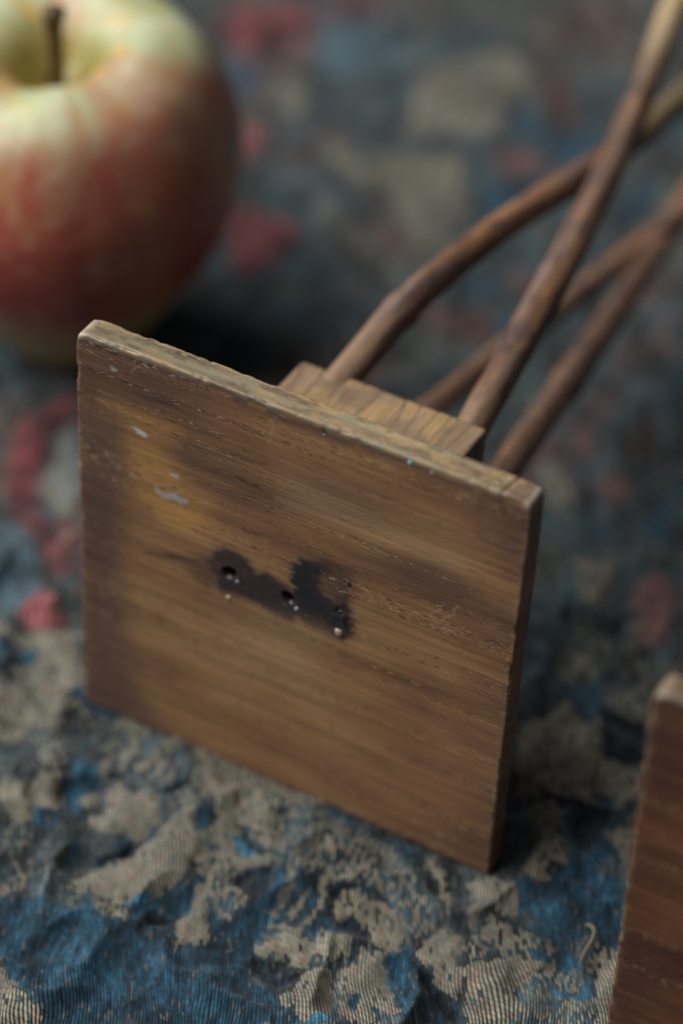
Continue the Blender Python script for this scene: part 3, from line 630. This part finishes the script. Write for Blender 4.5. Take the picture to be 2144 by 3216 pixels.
# ================================================================== the stands
FACE = """
stain -1.482 4.483 -1.371 4.772 -1.189 4.882 -0.914 4.852 -0.752 4.771 -0.61 4.601 -0.408 4.695 -0.134 4.641 0.096 4.539 0.112 4.704 0.032 5.032 0.201 5.266 0.421 5.317 0.705 5.398 0.78 5.227 0.611 5.07 0.532 4.851 0.673 4.708 0.83 4.679 1.017 4.925 1.12 4.661 1.206 4.307 1.129 4.083 1.048 3.935 0.823 3.932 0.483 3.954 0.185 4.023 0.032 3.842 -0.199 3.918 -0.523 3.977 -0.845 3.957 -1.054 3.938 -1.263 3.946 -1.384 4.157
tar 0.054 5.042 0.201 5.266 0.597 5.348 0.529 4.902 0.673 4.708 0.898 4.659 1.137 4.352 1.037 4.144 0.7 4.14 0.248 4.134 0.143 4.508
tail 0.642 5.343 0.97 5.394 1.113 5.178 1.06 4.945 0.966 5.056 0.979 5.218 0.78 5.227
tail -2.416 4.129 -1.551 4.425 -1.411 4.384 -1.477 4.167 -1.828 4.189
tail -1.827 4.083 -1.477 4.167 -1.31 3.978 -1.542 3.814
tail 0.465 5.338 1.057 5.409 1.159 5.148 1.114 4.763 0.898 4.659 0.629 4.688 0.524 5.029 1.064 5.284
holes -1.098 4.392 0.012 4.367
beads -0.945 4.263 0.173 4.194 0.937 4.427 1.063 4.284 0.951 4.065 -1.098 3.831 1.693 3.973 0.858 4.561 1.069 5.183
orange -3.447 6.991 -3.019 7.006 -2.593 7.053 -2.11 6.995 -2.048 6.726 -2.288 6.458 -1.857 5.807 -1.491 5.698 -1.33 5.188 -1.785 4.807 -2.407 4.942 -2.781 5.225 -2.966 5.659 -3.056 6.127 -3.021 6.609 -3.173 6.81
fleck -2.96 6.635 -2.807 6.618 -2.639 6.556 -2.685 6.497 -2.869 6.515
fleck -2.225 6 -2.042 5.996 -2.103 5.912 -2.225 5.932
fleck -2.532 5.611 -2.408 5.529 -2.162 5.576 -1.885 5.556 -1.946 5.461 -2.223 5.447 -2.439 5.388 -2.516 5.481
fleck -3.347 7.687 -3.225 7.682 -3.256 7.614 -3.332 7.616
dark -3.985 6.402 -3.238 6.518 -3.121 5.761 -3.125 5.245 -3.235 3.718 -4.02 3.354
streak -1.663 7.12 -1.336 7.112 -1.306 7.093 -1.662 7.071
streak -1.421 6.896 -0.799 6.886 -0.332 6.949 -0.798 6.838 -1.405 6.864
streak -0.965 6.451 -0.34 6.329 -0.338 6.29 -0.964 6.386
streak -2.532 7.396 -2.113 7.397 -2.112 7.352 -2.532 7.351
streak -0.941 5.451 -0.579 5.428 -0.578 5.394 -0.939 5.401
orange 2.385 8.139 2.957 8.206 3.024 8.103 2.679 8.085 2.389 8.091
orange 3.713 8.059 3.959 8.143 3.958 8.019 3.749 7.982
nick 0.446 8.256 3.591 8.435
specks 1.973 8.209 2.355 8.159 0.51 7.993
dark -3.979 3.729 -3.266 3.841 -3.146 2.838 -3.057 1.636 -2.796 0.914 -2.53 0.339 -3.069 -0.021 -4.057 0.031
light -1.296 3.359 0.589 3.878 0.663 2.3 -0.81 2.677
streak -2.722 4.093 -2.279 4.226 -1.655 4.374 -1.655 4.332 -2.279 4.155 -2.722 4.036
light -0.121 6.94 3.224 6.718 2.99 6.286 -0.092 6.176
scratch 2.726 5.523 2.638 5.299 2.443 5.066 2.435 5.084 2.613 5.309 2.702 5.518
scratch 2.96 5.606 2.818 5.313 2.695 5.151 2.685 5.168 2.799 5.326 2.939 5.603
scratch -3.013 7.72 -2.712 7.985 -2.706 7.969 -3.008 7.703
scratch -0.379 7.918 -0.426 7.58 -0.432 7.321 -0.446 7.315 -0.446 7.572 -0.399 7.91
"""
BW, BH, BT = 8.0, 8.12, 0.49
LEAN = math.radians(4.0)


def plate_mesh(name, mat, parent, step, seed, marks):
    xs = axis_pts(-BW / 2, BW / 2, step, 0.14, 0.02)
    zs = axis_pts(0, BH, step, 0.14, 0.02)
    ys = axis_pts(0, BT, 0.05, 0.14, 0.02)
    V0, F = lattice_box(xs, ys, zs)
    x, y, z = V0.T
    r = 0.03 + 0.02 * fbm(x * 1.3 + 3, z * 1.3 + y, seed + 1, 3) + .015 * (z > BH - .3)
    # the two upper corners are knocked round
    dc = np.minimum(np.hypot(x + BW / 2, z - BH), np.hypot(x - BW / 2, z - BH))
    V = round_box(V0, (-BW / 2, 0, 0), (BW / 2, BT, BH), r[:, None])
    k = np.exp(-(dc / 0.16) ** 2)
    V[:, 0] -= np.sign(x) * 0.035 * k; V[:, 2] -= 0.05 * k * (z > 4)
    # dents and waviness of the worn edges
    ex = np.minimum(x + BW / 2, BW / 2 - x); ez = np.minimum(z, BH - z); ey = np.minimum(y, BT - y)
    srt = np.sort(np.stack([ex, ez, ey]), axis=0)
    edge = np.exp(-(srt[0] + srt[1]) / 0.05)
    dn = sstep(.50, .78, fbm(x * 3.4 + y, z * 3.4 - y, seed + 5, 4)) * edge
    ctr = np.array([0, BT / 2, BH / 2])
    V -= (V - ctr) / np.array([BW / 2, BT / 2, BH / 2]) * dn[:, None] * np.array([0.022, 0.03, 0.022])
    V[:, 2] += 0.012 * (fbm(x * .9, y * 3, seed + 8, 3) - .5) * (z > BH - .3)
    # ---------- colour
    n1 = fbm(x * .32, z * 1.05, seed + 11, 4); n2 = fbm(x * .8, z * 2.6, seed + 12, 4); n3 = fbm(x * 3, z * 7, seed + 13, 3)
    front = (y < 0.06)
    tan, mid, drk = np.array((.312, .178, .080)), np.array((.236, .122, .062)), np.array((.130, .070, .049))
    t = np.clip(.52 + 1.5 * (n1 - .5) + .8 * (n2 - .5), 0, 1)
    fib = fbm(x * .5, z * 9, seed + 14, 3)
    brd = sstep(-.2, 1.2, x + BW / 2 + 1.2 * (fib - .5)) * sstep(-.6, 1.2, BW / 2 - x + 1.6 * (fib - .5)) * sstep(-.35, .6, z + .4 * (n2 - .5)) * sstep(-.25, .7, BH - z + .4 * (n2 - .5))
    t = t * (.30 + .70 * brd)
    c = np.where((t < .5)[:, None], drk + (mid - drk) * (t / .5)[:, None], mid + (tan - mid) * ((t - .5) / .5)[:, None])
    if marks == 'dark':
        c = c * np.array((.62, .50, .48))
    tar = np.zeros(len(x))
    wx = x + .05 * (vnoise(x * .7, z * 17, seed + 19) - .5) * 2 + .05 * (n3 - .5) * 2 + .03 * (fbm(x * 8, z * 12, seed + 17, 2) - .5) * 2
    wz = z + .04 * (fbm(x * 5, z * 5, seed + 18, 3) - .5) * 2
    if marks == 'stained':
        for kind, P in parse(FACE):
            if kind in ('holes', 'beads', 'nick', 'specks'):
                continue
            a = np.array(P)
            s = np.where(front & (x > a[:, 0].min() - 1) & (x < a[:, 0].max() + 1) & (z > a[:, 1].min() - 1) & (z < a[:, 1].max() + 1))[0]
            d = poly_sd(wx[s], wz[s], P)
            if kind == 'orange':
                m = sstep(-.28, .30, d) * .85 * np.clip(.3 + 1.2 * n2[s], 0, 1); cc = (.43, .225, .075)
            elif kind == 'dark':
                m = sstep(-.40, .40, d) * .72; cc = (.094, .056, .050)
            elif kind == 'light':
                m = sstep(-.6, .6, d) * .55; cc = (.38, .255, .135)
            elif kind == 'streak':
                m = sstep(-.05, .03, d) * .55; cc = (.05, .032, .028)
            elif kind == 'scratch':
                m = sstep(-.02, .01, d) * .5; cc = (.42, .30, .18)
            elif kind == 'fleck':
                m = sstep(-.02, .03, d) * (.55 + .5 * n3[s]); cc = (.46, .46, .45)
            elif kind == 'tail':
                m = sstep(-.20, .12, d) * .66; cc = (.075, .042, .034)
            elif kind == 'stain':
                halo = sstep(-.20, .0, d) * .45
                c[s] = blend(c[s], (.10, .056, .046), halo)
                m = sstep(-.07, .07, d) * np.clip(.62 + .7 * n2[s], 0, .96); cc = (.036, .025, .030)
                tar[s] = np.maximum(tar[s], m * .55)
            else:
                m = sstep(-.05, .06, d); cc = (.022, .022, .026)
                tar[s] = np.maximum(tar[s], m)
            c[s] = blend(c[s], cc, m)
        # blistered tar at the right end of the stain
        lump = np.exp(-(((x - .98) / .17) ** 2 + ((z - 4.42) / .30) ** 2)) * front
        V[:, 1] -= 0.05 * lump * sstep(.35, .7, fbm(x * 9, z * 9, 91, 2))
        tar = np.maximum(tar, sstep(.3, .8, lump))
        V[:, 1] -= 0.008 * tar * front
        for hx, hz, hr in ((-1.098, 4.392, .135), (.012, 4.367, .115)):
            q = np.hypot((x - hx) * .92, (z - hz) * 1.08 + .03 * np.sin(9 * x)) + .02 * (n3 - .5)
            V[:, 1] += np.where(front, .36 * sstep(hr, hr * .55, q), 0)
            V[:, 1] -= np.where(front, .005 * np.exp(-((q - hr * 1.25) / .035) ** 2), 0)
            c = blend(c, (.012, .010, .010), np.where(front, sstep(hr * 1.1, hr * .8, q), 0))
    # little pits and fibres on the face
    c *= (.86 + .28 * fib)[:, None]
    # the sawn edges: bare and worn on top, dark varnish kept in the arris
    g1 = fbm(x * 1.1, y * 5 + 3, seed + 41, 4); g2 = fbm(x * 3.0, y * 9, seed + 42, 4); g3 = fbm(x * 7, (z + y) * 9, seed + 43, 3)
    topc = np.empty_like(c); topc[:] = (.205, .143, .084)
    topc = blend(topc, (.215, .18, .118), sstep(.46, .60, g1))
    topc = blend(topc, (.30, .205, .10), sstep(.54, .66, g2) * .8)
    topc = blend(topc, (.125, .08, .05), sstep(.57, .70, 1 - g2) * .75)
    if marks == 'stained':
        topc = blend(topc, (.15, .085, .055), sstep(3.55, 3.62, x) * .6)
    if marks == 'dark':
        topc = topc * np.array((.62, .55, .52))
    tm = sstep(BH - .115, BH - .055, V[:, 2] + .09 * (g3 - .5) + .04 * (g1 - .5)) * np.where(z > BH - .3, 1, 0)
    c = blend(c, topc, tm)
    line = np.exp(-((BH - .16 - V[:, 2] + .07 * (g1 - .5) * 2) / .045) ** 2) * front * sstep(.36, .52, g2 + .10)
    c = blend(c, (.070, .046, .056), line * .75)
    rim = edge * sstep(.42, .62, g3) * (1 - tm)
    c = blend(c, (.30, .20, .125), np.clip(rim * 1.0, 0, .55) * np.where(np.abs(x) > BW / 2 - .2, 1, .5))
    crn = np.exp(-(dc / .11) ** 2)
    c = blend(c, (.44, .36, .27), np.clip(crn * 1.2, 0, .85 if marks == 'stained' else .3))
    if marks == 'stained':
        nick = np.exp(-((x - .44 + .25 * (z - 8.2)) / .022) ** 2 - ((V[:, 2] - 8.0) / .07) ** 2) * front
        crk = np.exp(-((x - 3.52 - .15 * (y - .2)) / .018) ** 2) * (z > BH - .16)
        c = blend(c, (.02, .012, .012), np.clip(nick + crk, 0, 1))
        V[:, 2] -= .03 * crk
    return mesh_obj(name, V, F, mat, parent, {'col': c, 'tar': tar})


def block_mesh(name, mat, parent, seed):
    lo, hi = np.array((-1.74, BT, 2.83)), np.array((1.74, 3.42, 6.29))
    V0, F = lattice_box(np.linspace(lo[0], hi[0], 150), np.linspace(lo[1], hi[1], 60), np.linspace(lo[2], hi[2], 60))
    V = round_box(V0, lo, hi, 0.06)
    x, y, z = V0.T
    # ridges left by the saw, running back from the plate
    ph = x * 4.0 + .25 * y + 4.6 * (fbm(x * .9, y * .25, seed, 2) - .5) + .25 * (fbm(x * 3, y * 2, seed + 2, 2) - .5)
    saw = ph - np.floor(ph)
    ridge = sstep(0, .16, saw) * sstep(1.0, .90, saw)
    gcell = _hash(np.floor(ph), np.floor(ph) * 0, seed)
    top = (z > hi[2] - .08); back = (y > hi[1] - .08)
    V[:, 2] -= np.where(top, .006 * (1 - ridge) + .004 * gcell, 0)
    V[:, 1] -= np.where(back, .015 * (1 - ridge) + .025 * gcell, 0)
    c = np.empty((len(x), 3)); c[:] = (.215, .140, .083)
    c *= (.88 + .24 * gcell)[:, None]
    c = blend(c, (.40, .25, .10), sstep(.55, .7, fbm(x * 2, y * 2, seed + 3, 3)) * .5)
    c = blend(c, (.13, .082, .052), (1 - ridge) * .65 * (.5 + gcell))
    c *= (.8 + .4 * fbm(x * 6, y * 2 + z, seed + 4, 3))[:, None]
    return mesh_obj(name, V, F, mat, parent, {'col': c, 'tar': np.zeros(len(x))})


RODS = [  # centre lines in the stand's own frame, cm
    [(-1.05, 3.2, 6.05), (-0.84, 5.27, 6.55), (-0.64, 7.33, 6.62), (-0.45, 9.4, 6.43), (-0.27, 11.46, 6.12), (-0.11, 13.53, 5.85), (0.03, 15.59, 5.76), (0.17, 17.59, 5.68), (0.42, 21.09, 5.53)],
    [(1.41, 3.2, 5.97), (1.18, 5.16, 6.13), (0.93, 7.12, 6.24), (0.66, 9.08, 6.37), (0.37, 11.04, 6.62), (0.07, 13.0, 7.04), (-0.25, 14.96, 7.73), (-0.58, 16.96, 8.44), (-1.15, 20.46, 9.67)],
    [(-1.09, 3.2, 3.58), (-0.97, 5.17, 3.48), (-0.8, 7.13, 3.38), (-0.59, 9.1, 3.28), (-0.33, 11.06, 3.19), (-0.03, 13.03, 3.14), (0.32, 15.0, 3.13), (0.67, 17.0, 3.13), (1.29, 21.0, 1.78)],
    [(1.48, 3.2, 3.94), (1.32, 5.27, 3.81), (1.14, 7.33, 3.67), (0.95, 9.4, 3.51), (0.74, 11.47, 3.33), (0.51, 13.53, 3.12), (0.26, 15.6, 2.9), (0.02, 17.6, 2.68), (-0.39, 21.0, 1.78)]]


def rod_mesh(k, mat, parent):
    n = 220
    path = catmull(RODS[k], n)
    s = np.linspace(0, 1, n)
    rad = (0.295, 0.30, 0.245, 0.29)[k] * (1.0 + .10 * (vnoise(s * 9 + k * 3, s * 0, 5) - .5) - .10 * s)
    # swollen nodes of the twig
    for c0 in ((.12, .46), (.30, .62), (.22, .55), (.33, .66))[k]:
        rad = rad * (1 + .10 * np.exp(-((s - c0) / .012) ** 2))
    V, F, ss, tt = tube(path, rad, 36, 100 + k, .10)
    a, b = np.cos(tt), np.sin(tt)
    g = fbm(ss * .7, a * 2 + 9, 200 + k, 4); h = fbm(ss * 2.2, b * 2.5 + a, 220 + k, 4); q = fbm(ss * .5, a * 3 + b * 2, 240 + k, 3)
    c = np.empty((len(ss), 3)); c[:] = (.118, .060, .038)
    c = blend(c, (.27, .125, .052), sstep(.50, .66, g) * .8)
    c = blend(c, (.060, .036, .034), sstep(.50, .64, h) * .75)
    c *= (.72 + .56 * fbm(ss * 4, a * 6 + b * 3, 260 + k, 4))[:, None]
    c = blend(c, (.20, .135, .105), sstep(.55, .70, q) * .6)
    c = blend(c, (.30, .19, .11), sstep(1.5, .6, ss + .8 * (h - .5)) * .55)      # bark rubbed off by the block
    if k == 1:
        c = blend(c, (.40, .30, .16), sstep(9.9, 12.4, ss + .5 * (h - .5)) * .85)  # pale tan towards the far end
    if k == 0:
        c = blend(c, (.17, .13, .065), sstep(9.6, 11.0, ss) * .8)
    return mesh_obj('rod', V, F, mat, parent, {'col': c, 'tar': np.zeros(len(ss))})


wood_a = wood_material('worn walnut plate', 0, 1.3)
wood_b = wood_material('dark walnut plate', 0, 5.1, 0.85, 1.2, 0.42)
wood_c = wood_material('sawn block', 1, 2.2, 0.7, 0.3, 0.7)
bark = wood_material('twig bark', 1, 3.7, 0.6, 0.25, 0.55)
bead_w = simple_material('pale glint and fleck', (.36, .39, .46), 0.18, nscale=20)  # pale colour of the beads that stand in for highlights by the holes
bead_c = simple_material('cream glue', (.40, .32, .21), 0.35, nscale=20)
bead_k = simple_material('black tar', (.02, .02, .024), 0.12)
bead_t = simple_material('blue paint fleck', (.22, .42, .50), 0.5, nscale=20)


def bead(name, x, z, r, mat, parent, seed, flat=.55, y=0.0):
    th = np.linspace(0, 2 * PI, 14, endpoint=False); ph = np.linspace(0.05, PI / 2 + .25, 8)
    PH, TH = np.meshgrid(ph, th, indexing='ij')
    R = r * (1 + .35 * (fbm(np.cos(TH) * 1.5 + seed, np.sin(TH) * 1.5 + PH, seed, 2) - .5) * 2)
    V = np.stack([x + R * np.sin(PH) * np.cos(TH), y - flat * R * np.cos(PH), z + R * np.sin(PH) * np.sin(TH)], -1).reshape(-1, 3)
    return mesh_obj(name, V, grid_faces(14, 8, wrap=True)[:, ::-1], mat, parent)


def stand(name, loc, step, seed, marks, mat, roll=0.0):
    e = bpy.data.objects.new(name, None); COL.objects.link(e)
    e.location = tuple(q * CM for q in loc)
    e.rotation_euler = (-LEAN, roll, 0)
    p = plate_mesh('base_plate', mat, e, step, seed, marks)
    block_mesh('riser_block', wood_c, e, seed)
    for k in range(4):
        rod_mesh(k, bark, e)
    return e, p


ST, PL = stand('wooden_stand', (0, 0, 0), 0.026, 1, 'stained', wood_a)
ST['label'] = 'brown wooden stand lying down, square base with two holes and a black stain'
ST['category'] = 'stand'
ST['group'] = 'wooden stands lying on the cloth'
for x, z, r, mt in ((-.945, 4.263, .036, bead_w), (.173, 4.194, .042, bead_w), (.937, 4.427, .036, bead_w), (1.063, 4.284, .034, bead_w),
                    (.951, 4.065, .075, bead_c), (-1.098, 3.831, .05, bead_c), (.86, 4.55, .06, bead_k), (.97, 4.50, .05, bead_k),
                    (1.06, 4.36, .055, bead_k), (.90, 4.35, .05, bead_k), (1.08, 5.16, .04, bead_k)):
    bead('glue_glint_bead', x, z, r, mt, PL, int(abs(x) * 100))  # pale beads are painted highlights; cream ones are glue, black ones tar
bead('paint_fleck', 1.97, 8.02, .04, bead_t, PL, 3, .4)
bead('paint_fleck', 2.35, 7.99, .03, bead_c, PL, 4, .4)
bead('paint_fleck', .50, 7.93, .022, bead_w, PL, 5, .4)

S2, P2 = stand('wooden_stand', (7.22 + 4.0, -2.42, 0), 0.03, 7, 'dark', wood_b, math.radians(-1.4))
S2['label'] = 'darker brown wooden stand cut off by the right edge of the photo'
S2['category'] = 'stand'
S2['group'] = 'wooden stands lying on the cloth'

# ================================================================== the apple
def apple():
    prof = catmull([(0.0, 5.3), (.22, 5.33), (.55, 5.62), (.95, 6.06), (1.4, 6.34), (2.0, 6.40), (2.75, 6.08), (3.28, 5.35), (3.58, 4.4), (3.46, 3.35), (2.92, 2.25), (2.2, 1.2), (1.6, .42), (1.2, .06), (.9, .02), (.55, .30), (.25, .55), (0.0, .60)], 150)
    ns = 160
    th = np.linspace(0, 2 * PI, ns, endpoint=False)
    J, TH = np.meshgrid(np.arange(len(prof)), th, indexing='ij')
    r = prof[J, 0]; z = prof[J, 1]
    t = J / (len(prof) - 1)
    lob = np.cos(5 * TH + .4)
    wob = fbm(np.cos(TH) * 1.2 + 4, np.sin(TH) * 1.2 + t * 3, 303, 3) - .5
    r = r * (1 + .022 * lob * (sstep(.45, 1, t) + .6 * sstep(.45, .1, t)) + .05 * wob * sstep(0, .3, r))
    z = z + .06 * np.cos(5 * TH + .4) * np.exp(-((r - 1.6) / .8) ** 2) * (z > 4.6) + .12 * np.sin(TH + 1.1) * (z > 4.6) * sstep(.4, 1.4, r)
    V = np.stack([r * np.cos(TH), r * np.sin(TH), z], -1).reshape(-1, 3)
    x, y, zz = V.T
    rr = np.hypot(x, y); tt = TH.ravel()
    ct, s_ = np.cos(tt), np.sin(tt)
    n1 = fbm(ct * 1.6 + 7, s_ * 1.6 + zz * .25, 311, 4); n2 = fbm(ct * 7 + 3, s_ * 7 + zz * .22, 312, 4); n3 = fbm(x * 3 + 50, y * 3 + zz * 3, 313, 3)
    c = np.empty((len(x), 3)); c[:] = (.43, .47, .27)
    c = blend(c, (.44, .38, .12), sstep(.48, .64, n3) * .5)
    c = blend(c, (.50, .55, .38), sstep(.52, .66, n2) * .5)
    low = sstep(2.9, .9, zz + .9 * (n1 - .5))
    red = sstep(6.45, 5.55, zz + 1.7 * (n1 - .5) + .7 * (n2 - .5)) * (1 - .8 * low)
    red = red * np.clip(.80 + .9 * (n1 - .35), .55, 1)
    c = blend(c, (.40, .068, .052), np.clip(red, 0, .96))
    c = blend(c, (.26, .036, .03), sstep(.45, .70, n2) * red * .45)
    c = blend(c, (.46, .30, .13), sstep(6.2, 5.4, zz) * sstep(4.2, 5.1, zz) * sstep(.45, .62, n1) * .6)
    c = blend(c, (.46, .38, .14), low * .75)
    # russet in and round the stem hollow
    hol = sstep(1.5, .6, rr + .6 * (n3 - .5)) * (zz > 4)
    c = blend(c, (.30, .26, .045), hol * .9)
    ring = np.exp(-((rr - 1.30 - .5 * (n1 - .5)) / .26) ** 2) * (zz > 4.6) * sstep(.50, .64, n3)
    c = blend(c, (.56, .34, .09), ring * .9)
    c = blend(c, (.20, .15, .03), sstep(.6, .2, rr) * (zz > 4) * .7)
    c = blend(c, (.42, .30, .17), sstep(.52, .66, fbm(x * 1.1 + 9, zz * 1.1 + y * .9, 331, 4)) * .38 * (zz > .5))
    # pale lenticels
    len_ = sstep(.80, .86, fbm(tt * 14, zz * 4.2, 317, 1)) * (zz > .8)
    c = blend(c, (.62, .50, .34), len_ * .22)
    t2 = NT('apple skin')
    col = t2.attr('col')
    t2.l(col, t2.b.inputs['Base Color'])
    nz = t2.noise(t2.coords((100, 100, 100)), 3.0, 4.0, .6)
    t2.l(t2.ramp(nz, .3, .7, .26, .42), t2.b.inputs['Roughness'])
    t2.b.inputs['Specular IOR Level'].default_value = .45
    t2.b.inputs['Subsurface Weight'].default_value = .08
    t2.b.inputs['Subsurface Radius'].default_value = (.004, .002, .001)
    t2.b.inputs['Subsurface Scale'].default_value = 1.0
    t2.l(t2.bump(nz, .25, .0004), t2.b.inputs['Normal'])
    o = mesh_obj('apple', V, grid_faces(ns, len(prof), wrap=True)[:, ::-1], t2.m, None, {'col': c})
    st = catmull([(0, 0, 4.9), (.02, .0, 5.6), (.02, .0, 6.1), (.03, .02, 6.6), (.05, .04, 7.05)], 40)
    k = np.linspace(0, 1, 40)
    Vs, Fs, ss, ta = tube(st, .185 + .05 * sstep(.8, 1, k) + .03 * sstep(.2, 0, k), 20, 9, .25)
    cs = np.empty((len(ss), 3)); cs[:] = (.10, .062, .022)
    cs = blend(cs, (.22, .17, .06), sstep(.45, .65, fbm(ss * 2, ta, 9, 3)) * .7)
    mesh_obj('stem', Vs, Fs, simple_material('apple stem', (.1, .06, .02), .7, attr='col', nscale=8, bump=.0002), o, {'col': cs})
    o.location = (-9.78 * CM, 8.48 * CM, 0)
    o.rotation_euler = (0, 0, math.radians(20))
    o.scale = (1, 1, 1.09)
    o['label'] = 'ripe apple, pale green round the stem and red below, behind the stained base'
    o['category'] = 'apple'
    return o


apple()
